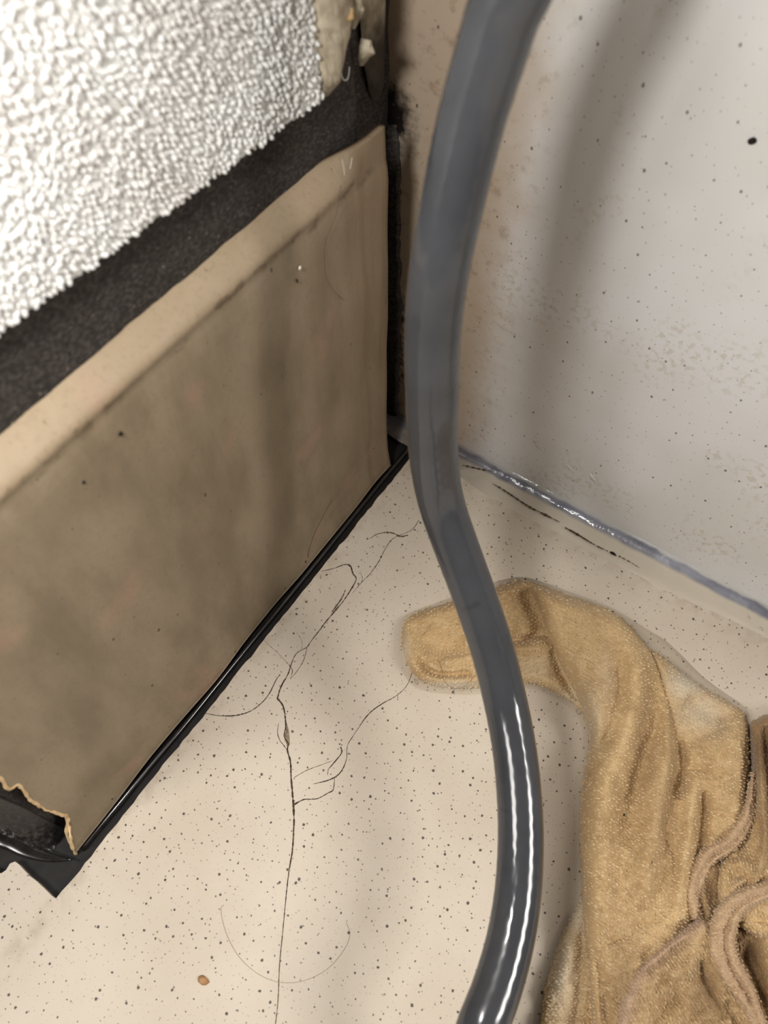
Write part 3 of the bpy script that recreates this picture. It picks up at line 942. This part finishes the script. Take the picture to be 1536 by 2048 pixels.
def layer(name, poly, zb, height, rim, feats, step=2.2, wob=1.0, loops=1.0, tone=None, label=None, rowang=0.6):
    """one fold of cloth. poly: outline in pixels; zb: resting height (m); height: thickness in the
    middle; rim: rounding width; feats: (polyline, amplitude m, width px) ridges (+) and creases (-)"""
    poly = smooth_poly(poly)
    x0, y0 = poly.min(0) - 3; x1, y1 = poly.max(0) + 3
    gx, gy = np.meshgrid(np.arange(x0, x1, step), np.arange(y0, y1, step), indexing='ij')
    d, nx, ny_, _ = seg_dist(gx, gy, poly)
    ins = inside(gx, gy, poly)
    sd = np.where(ins, d, -d)
    keep = sd > -step * 1.5
    px = np.where(ins, gx, nx); py = np.where(ins, gy, ny_)
    dd = np.where(ins, d, 0)
    e = np.clip(dd / rim, 0, 1)
    prof_ = np.sqrt(np.clip(1 - (1 - e) ** 2, 0, 1))
    h = height * prof_
    for pl, amp, w in feats:
        fd, _, _, par = seg_dist(px, py, spline(pl, 60), closed=False)
        endf = np.clip(np.minimum(par, 1 - par) * 6, 0.0, 1) ** 0.5
        h = h + 1.15 * amp * np.exp(-(fd / w) ** 2) * endf * np.clip(e * 1.4, 0, 1)
    h = h + wob * prof_ * (0.0011 * vnoise(px / 46, py / 46, 61) + 0.0006 * vnoise(px / 19, py / 19, 62))
    ca, sa = math.cos(rowang), math.sin(rowang)
    ru = px * ca + py * sa; rv = -px * sa + py * ca
    tex = np.sin(rv / 7.5 * 2 * math.pi + 0.9 * vnoise(px / 30, py / 30, 66)) * 0.5 + 0.6 * vnoise(px / 3.5, py / 3.5, 63) + 0.4 * np.sin(ru / 6.0 * 2 * math.pi + rv)
    h = h + loops * 0.00016 * tex * np.clip(e * 3, 0, 1)
    h = np.maximum(h, 0.0)
    W = P(px, py, zb + h)
    nr_, nc_ = gx.shape
    ids = np.full(gx.shape, -1); ids[keep] = np.arange(keep.sum())
    fq = np.stack([ids[:-1, :-1], ids[1:, :-1], ids[1:, 1:], ids[:-1, 1:]], -1).reshape(-1, 4)
    anyin = np.stack([ins[:-1, :-1], ins[1:, :-1], ins[1:, 1:], ins[:-1, 1:]], -1).reshape(-1, 4).any(1)
    fq = fq[(fq >= 0).all(1) & anyin]
    at = {a: np.zeros(keep.sum()) for a in ('pale', 'dark', 'hem', 'lite')}
    if tone:
        for kname, fn in tone.items():
            at[kname] = np.clip(fn(px[keep], py[keep]), 0, 1)
    o = obj(name, W[keep], fq, M_TOWEL, parent=towel, attr=at, **({'label': label} if label else {}))
    fn_h = lambda qx, qy: np.stack([np.clip(((qx - x0) / step), 0, nr_ - 1).round().astype(int), np.clip(((qy - y0) / step), 0, nc_ - 1).round().astype(int)], 0)
    if loops > 0.2:                                    # rows of pile loops
        L_ = max(x1 - x0, y1 - y0) * 1.5
        lu, lv_ = np.meshgrid(np.arange(-L_, L_, 8.5), np.arange(-L_, L_, 6.2), indexing='ij')
        lu = lu + (np.arange(lu.shape[1]) % 2) * 4.2
        lu = lu + RNG.normal(0, 1.3, lu.shape); lv_ = lv_ + RNG.normal(0, 0.9, lu.shape) + 2.5 * vnoise(lu / 40, lv_ / 40, 67)
        qx = (x0 + x1) / 2 + lu * ca - lv_ * sa; qy = (y0 + y1) / 2 + lu * sa + lv_ * ca
        m = (qx > x0) & (qx < x1) & (qy > y0) & (qy < y1)
        qx, qy = qx[m], qy[m]
        ii = fn_h(qx, qy)
        m = ins[ii[0], ii[1]] & (d[ii[0], ii[1]] > 2.0)
        qx, qy, ii = qx[m], qy[m], ii[:, m]
        LOOPS.append((W[ii[0], ii[1]], {a: np.clip(fn(qx, qy), 0, 1) for a, fn in (tone or {}).items()}, rowang, 1.0))
    # ragged fringe of loops along the edge
    ed = poly[RNG.integers(0, len(poly), int(len(poly) * 1.3))] + RNG.normal(0, 1.5, (int(len(poly) * 1.3), 2))
    ii = fn_h(ed[:, 0], ed[:, 1])
    ok = keep[ii[0], ii[1]]
    ed, ii = ed[ok], ii[:, ok]
    pw_ = P(ed[:, 0], ed[:, 1], zb + h[ii[0], ii[1]] * 0.9 + 0.0004)
    LOOPS.append((pw_, {a: np.clip(fn(ed[:, 0], ed[:, 1]), 0, 1) for a, fn in (tone or {}).items()}, rowang, 3.0))
    return o


def blob(cx_, cy_, rx, ry, amt=1.0):
    return lambda x, y: amt * np.exp(-(((x - cx_) / rx) ** 2 + ((y - cy_) / ry) ** 2))


def mx(*fs):
    return lambda x, y: np.max([f(x, y) for f in fs], axis=0)


# far right crumple, toned darker
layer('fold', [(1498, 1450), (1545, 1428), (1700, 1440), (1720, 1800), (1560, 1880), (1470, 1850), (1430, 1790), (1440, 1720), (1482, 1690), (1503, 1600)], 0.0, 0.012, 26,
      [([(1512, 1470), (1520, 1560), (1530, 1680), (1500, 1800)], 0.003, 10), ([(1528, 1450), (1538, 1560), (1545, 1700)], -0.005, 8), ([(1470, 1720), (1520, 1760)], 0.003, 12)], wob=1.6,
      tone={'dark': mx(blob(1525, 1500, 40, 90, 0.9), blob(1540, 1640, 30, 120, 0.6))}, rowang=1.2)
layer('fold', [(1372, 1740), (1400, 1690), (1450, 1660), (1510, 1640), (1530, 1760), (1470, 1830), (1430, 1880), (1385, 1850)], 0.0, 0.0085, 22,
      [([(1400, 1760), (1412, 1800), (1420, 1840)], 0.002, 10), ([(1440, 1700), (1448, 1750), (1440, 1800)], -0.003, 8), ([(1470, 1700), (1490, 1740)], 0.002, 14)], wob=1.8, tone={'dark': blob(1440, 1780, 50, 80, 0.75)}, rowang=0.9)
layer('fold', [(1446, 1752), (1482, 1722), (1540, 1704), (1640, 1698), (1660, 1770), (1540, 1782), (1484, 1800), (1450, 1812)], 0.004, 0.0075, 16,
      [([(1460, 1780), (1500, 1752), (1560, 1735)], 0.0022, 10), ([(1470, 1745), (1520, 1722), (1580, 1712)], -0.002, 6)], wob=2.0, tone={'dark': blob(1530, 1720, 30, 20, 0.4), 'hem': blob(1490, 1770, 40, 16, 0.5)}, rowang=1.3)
# bowl inside the rolled ring, the hollow's shade painted in as darker cloth
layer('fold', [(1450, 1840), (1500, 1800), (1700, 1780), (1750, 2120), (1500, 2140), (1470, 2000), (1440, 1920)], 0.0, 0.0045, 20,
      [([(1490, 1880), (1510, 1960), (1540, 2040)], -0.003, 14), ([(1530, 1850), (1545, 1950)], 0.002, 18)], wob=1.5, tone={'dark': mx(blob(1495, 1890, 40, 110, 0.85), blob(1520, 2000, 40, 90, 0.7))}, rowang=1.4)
# wet flap at the lower left
layer('wet_flap', [(1178, 1772), (1150, 1822), (1128, 1865), (1108, 1915), (1092, 1975), (1078, 2060), (1060, 2150), (1230, 2150), (1230, 1900)], 0.0, 0.0042, 16,
      [([(1150, 1860), (1130, 1960), (1120, 2060)], 0.0012, 14), ([(1165, 1850), (1160, 1960), (1150, 2060)], -0.001, 7)], tone={'pale': mx(blob(1120, 1930, 34, 120, 0.8), blob(1150, 1830, 24, 50, 0.9))}, rowang=0.1,
      label='soaked pale flap')
# the narrow toe that sticks out under the hose
layer('toe', [(804, 1270), (810, 1243), (830, 1228), (865, 1214), (905, 1203), (950, 1186), (985, 1176), (1015, 1166), (1042, 1162), (1075, 1170), (1140, 1200), (1200, 1300), (1185, 1450), (1158, 1418), (1120, 1390), (1085, 1372), (1040, 1363), (1000, 1368),
               (950, 1375), (905, 1377), (862, 1370), (832, 1354), (814, 1325), (806, 1298)], 0.0, 0.0062, 20,
      [([(850, 1262), (885, 1292), (930, 1290)], -0.0030, 26), ([(838, 1318), (858, 1340), (885, 1349), (945, 1346)], -0.0024, 6), ([(880, 1330), (905, 1318), (950, 1312)], 0.0014, 8),
       ([(815, 1290), (822, 1325), (850, 1358), (900, 1366), (960, 1362)], 0.0010, 9), ([(1040, 1175), (1060, 1210), (1075, 1250), (1085, 1268)], -0.0034, 20), ([(985, 1200), (1015, 1180), (1035, 1172)], 0.0015, 14),
       ([(1000, 1284), (1040, 1279), (1070, 1272), (1100, 1270)], -0.0034, 6), ([(1010, 1300), (1050, 1296), (1090, 1300), (1120, 1340)], 0.0020, 12), ([(1100, 1300), (1125, 1350), (1165, 1420)], -0.0028, 10)],
      tone={'pale': mx(blob(900, 1372, 90, 10, 0.9), blob(812, 1300, 8, 30, 0.7), blob(1060, 1340, 60, 24, 0.35), blob(1140, 1395, 30, 20, 0.6))}, rowang=-0.5, label='rounded toe of the towel under the hose')
# right lobe with the soaked pale shoulder
layer('lobe', [(1300, 1300), (1335, 1322), (1365, 1347), (1400, 1372), (1445, 1398), (1480, 1420), (1496, 1450), (1499, 1500), (1497, 1580), (1492, 1640), (1468, 1690), (1425, 1730), (1402, 1800), (1385, 1850), (1340, 1890), (1300, 1850), (1310, 1650), (1330, 1450)], 0.0, 0.0100, 24,
      [([(1370, 1400), (1420, 1420), (1460, 1450)], -0.0028, 26), ([(1420, 1470), (1445, 1530), (1430, 1620)], 0.0035, 32), ([(1392, 1540), (1385, 1600), (1372, 1700), (1350, 1840)], 0.0042, 17), ([(1412, 1580), (1405, 1660), (1398, 1740)], -0.0034, 11),
       ([(1362, 1480), (1366, 1530), (1358, 1600)], -0.0036, 9), ([(1480, 1470), (1486, 1560)], 0.0015, 12)],
      tone={'pale': mx(blob(1375, 1365, 46, 36, 1.0), blob(1405, 1425, 50, 40, 0.75))}, rowang=0.5)
# main body
layer('body', [(1058, 1171), (1090, 1176), (1135, 1190), (1190, 1207), (1232, 1228), (1262, 1255), (1290, 1288), (1312, 1318), (1334, 1365), (1348, 1415), (1360, 1480), (1362, 1540), (1352, 1600), (1342, 1660), (1366, 1720), (1378, 1800), (1372, 1860), (1330, 1930), (1310, 2000), (1300, 2150),
               (1186, 2150), (1182, 2040), (1176, 1950), (1167, 1860), (1162, 1760), (1160, 1660), (1164, 1570), (1177, 1500), (1176, 1455), (1160, 1410), (1136, 1360), (1112, 1315), (1096, 1275), (1078, 1220)], 0.0006, 0.0118, 30,
      [([(1110, 1200), (1165, 1270), (1205, 1370), (1200, 1480)], 0.0026, 34), ([(1235, 1300), (1240, 1380), (1228, 1440), (1196, 1500)], -0.0030, 18), ([(1262, 1280), (1275, 1380), (1250, 1480), (1215, 1580), (1205, 1720), (1215, 1880)], 0.0034, 28),
       ([(1300, 1330), (1312, 1420), (1285, 1520), (1262, 1600), (1235, 1690)], -0.0036, 24), ([(1330, 1400), (1340, 1480), (1318, 1580), (1300, 1700), (1290, 1820)], 0.0036, 26), ([(1335, 1650), (1322, 1760), (1310, 1850)], -0.0016, 14),
       ([(1190, 1900), (1205, 1980), (1215, 2060)], -0.0026, 12), ([(1240, 1880), (1262, 1930), (1255, 2000)], 0.002, 24)],
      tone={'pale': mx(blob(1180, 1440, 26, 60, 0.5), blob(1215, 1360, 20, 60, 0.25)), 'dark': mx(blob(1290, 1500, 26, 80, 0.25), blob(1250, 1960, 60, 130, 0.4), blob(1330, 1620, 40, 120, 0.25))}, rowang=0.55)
# lower right fold
layer('fold', [(1400, 1832), (1360, 1862), (1318, 1893), (1284, 1922), (1258, 1955), (1240, 1995), (1228, 2060), (1215, 2150), (1600, 2150), (1540, 2060), (1490, 1990), (1450, 1935), (1432, 1890), (1424, 1850)], 0.004, 0.0120, 20,
      [([(1290, 1945), (1340, 1905), (1385, 1875)], -0.002, 9), ([(1320, 1990), (1380, 1930), (1410, 1900)], 0.002, 16), ([(1400, 1900), (1410, 1960), (1450, 2040)], -0.004, 12), ([(1300, 2050), (1360, 1990)], -0.002, 12), ([(1450, 2000), (1490, 2080)], -0.003, 10)], wob=1.5,
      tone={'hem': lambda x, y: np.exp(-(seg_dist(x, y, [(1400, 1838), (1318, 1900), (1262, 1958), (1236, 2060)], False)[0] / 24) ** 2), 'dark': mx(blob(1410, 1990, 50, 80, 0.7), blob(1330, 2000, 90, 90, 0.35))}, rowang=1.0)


def band(pts, widths, zb, height, label=None, loops=0.19):
    """smooth woven hem strip following a pixel path"""
    c = spline(pts, 40)
    w = np.interp(np.linspace(0, 1, 40), np.linspace(0, 1, len(widths)), widths) / 2
    t = np.gradient(c, axis=0); t /= np.linalg.norm(t, axis=1)[:, None]
    nn = np.stack([-t[:, 1], t[:, 0]], -1)
    poly = np.vstack([(c + nn * w[:, None])[::3], (c - nn * w[:, None])[::-1][::3]])
    layer('hem', poly, zb, height, 15, [(c[3:-3:4] + np.array([7, 3]), -0.0016, 6)], loops=loops, wob=1.6, tone={'hem': lambda x, y: 0.6 + 0 * x}, label=label)


band([(1506, 1545), (1501, 1605), (1488, 1648), (1458, 1686), (1418, 1712), (1396, 1750), (1386, 1795), (1396, 1838)], [6, 18, 32, 38, 36, 36, 34, 18], 0.0076, 0.0052, 'smooth pinkish hem band', 0.3)
band([(1680, 1748), (1550, 1776), (1500, 1792), (1462, 1820), (1446, 1856), (1443, 1900), (1460, 1942), (1486, 1984), (1516, 2056), (1550, 2150)], [34, 34, 38, 48, 56, 58, 50, 40, 34, 34], 0.0110, 0.0068, 'rolled hem curling round the hollow fold', 0.5)

# terry loops standing off the cloth
octv = np.array([(1, 0, 0), (-1, 0, 0), (0, 1, 0), (0, -1, 0), (0, 0, 1), (0, 0, -1)], float)
octf = np.array([(0, 2, 4), (2, 1, 4), (1, 3, 4), (3, 0, 4), (2, 0, 5), (1, 2, 5), (3, 1, 5), (0, 3, 5)])
lc, lm, la = [], [], {'pale': [], 'dark': [], 'hem': [], 'lite': []}
right_w = RZ @ np.array([1.0, 0, 0]); fwd_w = RZ @ np.array([0, 1.0, 0])
for W_, tn, ang, spread in LOOPS:
    n_ = len(W_)
    a = -ang + RNG.normal(0, 0.28 * spread, n_)
    ax = np.cos(a)[:, None] * right_w + np.sin(a)[:, None] * fwd_w
    ax[:, 2] += RNG.normal(0.15, 0.2, n_)
    ax /= np.linalg.norm(ax, axis=1)[:, None]
    bx_ = np.cross(ax, np.array([0, 0, 1.0])); bx_ /= np.linalg.norm(bx_, axis=1)[:, None]
    cx3 = np.cross(bx_, ax)
    l = RNG.uniform(0.0005, 0.00085, n_) * (0.8 if spread > 1 else 1.0); w = RNG.uniform(0.00018, 0.00030, n_)
    lm.append(np.stack([ax * l[:, None], bx_ * w[:, None], cx3 * w[:, None]], -1))
    lc.append(W_ + np.array([0, 0, 0.00016]))
    for k_ in la:
        val = tn.get(k_, np.zeros(n_)) if k_ != 'lite' else RNG.uniform(0, 0.75, n_) ** 1.6
        la[k_].append(np.repeat(val, len(ico)))
lv, lf = scatter(ico, np.array(icof), np.vstack(lc), np.vstack(lm))
obj('terry_loops', lv, lf, M_TOWEL, parent=towel, kind='stuff', attr={k_: np.concatenate(x) for k_, x in la.items()})

# ------------------------------------------------------------------ shallow water round the towel
pud = smooth_poly([(806, 1345), (822, 1368), (850, 1382), (905, 1389), (960, 1388), (1035, 1376), (1085, 1385), (1120, 1402), (1150, 1428), (1166, 1465), (1160, 1510), (1148, 1580), (1146, 1660), (1148, 1740), (1146, 1800), (1120, 1850), (1096, 1905), (1078, 1970), (1062, 2060), (1045, 2150),
                   (1750, 2150), (1750, 1440), (1560, 1425), (1510, 1452), (1492, 1416), (1450, 1386), (1405, 1352), (1365, 1312), (1330, 1280), (1300, 1262), (1262, 1238), (1220, 1214), (1140, 1184), (1080, 1162), (1042, 1154), (1000, 1161), (960, 1176), (900, 1196), (840, 1218), (806, 1234), (797, 1265), (798, 1310)], 500)
rings = []
cen = np.array([1300.0, 1700.0])
pw = np.array([P(x, y, 0.0) for x, y in pud])
tng = np.roll(pw, -1, 0) - np.roll(pw, 1, 0); nrm = np.stack([tng[:, 1], -tng[:, 0], 0 * tng[:, 0]], -1); nrm /= np.linalg.norm(nrm, axis=1)[:, None]
area2 = np.sum(pw[:, 0] * np.roll(pw[:, 1], -1) - np.roll(pw[:, 0], -1) * pw[:, 1])
if area2 < 0:
    nrm = -nrm                              # outward
ring_def = [(0.0, 0.00002), (0.0008, 0.00010), (0.0016, 0.00016), (0.0026, 0.00018)]
V = np.vstack([pw - nrm * i_ + np.array([0, 0, z_]) for i_, z_ in ring_def])
nn_ = len(pw); fcs = []
for r_ in range(len(ring_def) - 1):
    for i in range(nn_):
        k2 = (i + 1) % nn_
        fcs.append((r_ * nn_ + i, r_ * nn_ + k2, (r_ + 1) * nn_ + k2, (r_ + 1) * nn_ + i))
fcs.append(tuple((len(ring_def) - 1) * nn_ + i for i in range(nn_)))
pudo = obj('puddle', V, fcs, M_WATER, label='shallow clear puddle of water around the tan towel', category='puddle')


# ------------------------------------------------------------------ small things
def hair(name, pts, r, mat, label, cat, group=None, surf=None, n=60):
    q = np.array([surf(x, y) for x, y in pts]) if surf else np.array([P(x, y, r + 0.00006) for x, y in pts])
    v, f_ = tube(spline(q, n), r, 5)
    pr = {'label': label, 'category': cat}
    if group:
        pr['group'] = group
    return obj(name, v, f_, mat, **pr)


c30 = lambda pts: [(300 + x / 3.072, 1700 + y / 3.072) for x, y in pts]
hair('hair_strand', c30([(452, 338), (436, 360), (447, 440), (482, 545), (550, 660), (640, 745), (720, 790), (790, 812), (880, 815), (970, 795), (1070, 745), (1150, 670), (1210, 580), (1228, 510), (1205, 445)]), 0.000045, M_HAIRL,
     'long pale hair curled in an arc across the floor crack', 'hair')
hair('hair_strand', c8([(455, 862), (500, 905), (545, 945), (600, 1003), (612, 1012)]), 0.00005, M_HAIRL, 'short straight hair between the black gap and the floor crack', 'hair')
hair('hair_strand', c8([(655, 815), (680, 850), (690, 890), (680, 920)]), 0.00004, M_HAIRL, 'tiny curved hair beside the forked floor crack', 'hair')
hair('hair_strand', [(682, 370), (672, 430), (652, 480), (649, 520), (653, 555), (668, 582), (687, 600)], 0.00006, M_HAIR, 'thin dark hair clinging to the tan skirting near the corner', 'hair', surf=lambda x, y: LW(x, y, XB + 0.0006))
hair('hair_strand', [(664, 1000), (645, 1035), (630, 1065), (618, 1100), (613, 1130), (600, 1155)], 0.00009, M_HAIR, 'dark hair hanging down the foot of the tan skirting', 'hair', surf=lambda x, y: LW(x, y, XB + 0.0014))
hair('hair_strand', [(876, 1320), (884, 1340), (886, 1358), (905, 1376), (930, 1372), (950, 1350)], 0.00005, M_HAIR, 'fine dark hair lying across the toe of the towel', 'hair', surf=lambda x, y: P(x, y, 0.0072))
u = lambda x, y: LW(x, y, XP + 0.0012)
hair('lint_fibre', [(681, 135), (683, 150), (688, 160), (695, 158), (698, 145), (699, 134)], 0.00011, M_FIBRE, 'small white u-shaped lint fibre below the cream caulk', 'fibre', surf=u)
hair('lint_fibre', [(684, 318), (687, 332), (689, 350)], 0.00007, M_FIBRE, 'longer of two white fibres stuck on the top end of the skirting', 'fibre', 'white fibres on the skirting end', surf=lambda x, y: LW(x, y, XB + 0.0006), n=16)
hair('lint_fibre', [(704, 315), (702, 328), (700, 338)], 0.00007, M_FIBRE, 'shorter of two white fibres stuck on the top end of the skirting', 'fibre', 'white fibres on the skirting end', surf=lambda x, y: LW(x, y, XB + 0.0006), n=16)


def lump(name, center, axes, mat, label, cat, seed, group=None, rough=0.25):
    r = np.random.default_rng(seed)
    v = sv * (1 + rough * r.normal(0, 0.6, (len(sv), 1)).clip(-1, 1))
    V_ = center + v @ np.asarray(axes)
    pr = {'label': label, 'category': cat}
    if group:
        pr['group'] = group
    return obj(name, V_, sf, mat, smooth=True, **pr)


lump('crumb', P(406, 1961, 0.0003), np.diag([0.0018, 0.0011, 0.0004]), M_CRUMB, 'tan brown crumb lying on the speckled floor beside the pale hair', 'crumb', 1)
lump('grit', P(1226, 1107, 0.0012), np.array([[0.0013, -0.0002, 0], [0.0001, 0.0005, 0], [0, 0, 0.0005]]), M_BLACKGRIME, 'black bit of grit on the edge of the grey sealant', 'grit', 2)
lump('grit', P(920, 848, 0.010) * [1, 0, 1] + np.array([0, -0.0006, 0]), np.diag([0.0006, 0.0006, 0.0006]), M_BLACKGRIME, 'round black grit at the foot of the white wall behind the hose', 'grit', 6)
q = RW(1505, 281)
lump('dirt_spot', q + np.array([0, -0.0003, 0]), np.diag([0.0008, 0.0004, 0.0009]), M_BLACKGRIME, 'large dark dirt spot stuck on the clean part of the white wall', 'dirt spot', 3)
q = LW(594, 562, XB + 0.0004)
lump('dirt_spot', q, np.diag([0.0003, 0.0002, 0.0007]), M_BLACKGRIME, 'small dark fleck below a white fleck on the tan skirting', 'dirt spot', 4)
q = LW(242, 868, XB + 0.0003)
lump('dirt_spot', q, np.array([[0.0002, 0, 0], [0, 0.0005, 0.0002], [0, -0.0001, 0.0006]]), M_BLACKGRIME, 'oval brown spot below the rolled top of the skirting', 'dirt spot', 8)
q = LW(168, 965, XB + 0.0002)
lump('dirt_spot', q, np.diag([0.0002, 0.0004, 0.0004]), M_BLACKGRIME, 'round brown spot low on the middle of the skirting face', 'dirt spot', 9)
q = LW(600, 536, XB + 0.0004)
lump('lint_fleck', q, np.diag([0.0003, 0.0006, 0.0005]), M_FIBRE, 'small white fleck stuck on the tan skirting', 'lint', 5)
M_SMEAR = m_simple('white_sealant_smear', (226, 222, 216), (210, 205, 198), 200, 0.25, 0.5)
for px_, py_, a_, b_, s_, lab in [(1080, 893, 0.0024, 0.0013, 11, 'largest white sealant smear, in the hose shadow on the foot of the white wall'), (1186, 955, 0.0018, 0.0009, 12, 'slanted white sealant smear farthest from the corner on the white wall'),
                                  (1140, 936, 0.0016, 0.0006, 13, 'thin faint white sealant smear between two larger smears on the white wall')]:
    q = RW(px_, py_)
    lump('sealant_smear', q + np.array([0, -0.0001, 0]), np.array([[a_, 0, -a_ * 0.7], [0, 0.0003, 0], [b_ * 0.6, 0, b_]]), M_SMEAR, lab, 'smear', s_, 'white smears on the wall foot')
for px_, py_, s_, lab in [(832, 1363, 21, 'glinting water bead beside the rounded toe of the towel'), (1156, 1424, 22, 'glinting water bead in the inner bend of the towel'),
                          (1497, 1235, 23, 'glinting water bead on the floor close to the grey sealant'), (1522, 1258, 24, 'second glinting water bead on the floor, farther from the grey sealant')]:
    lump('water_bead', P(px_, py_, 0.0002), np.array([[0.0010, -0.0005, 0], [0.0002, 0.0004, 0], [0, 0, 0.0005]]), M_WATER, lab, 'water bead', s_, 'water beads on the floor', 0.05)
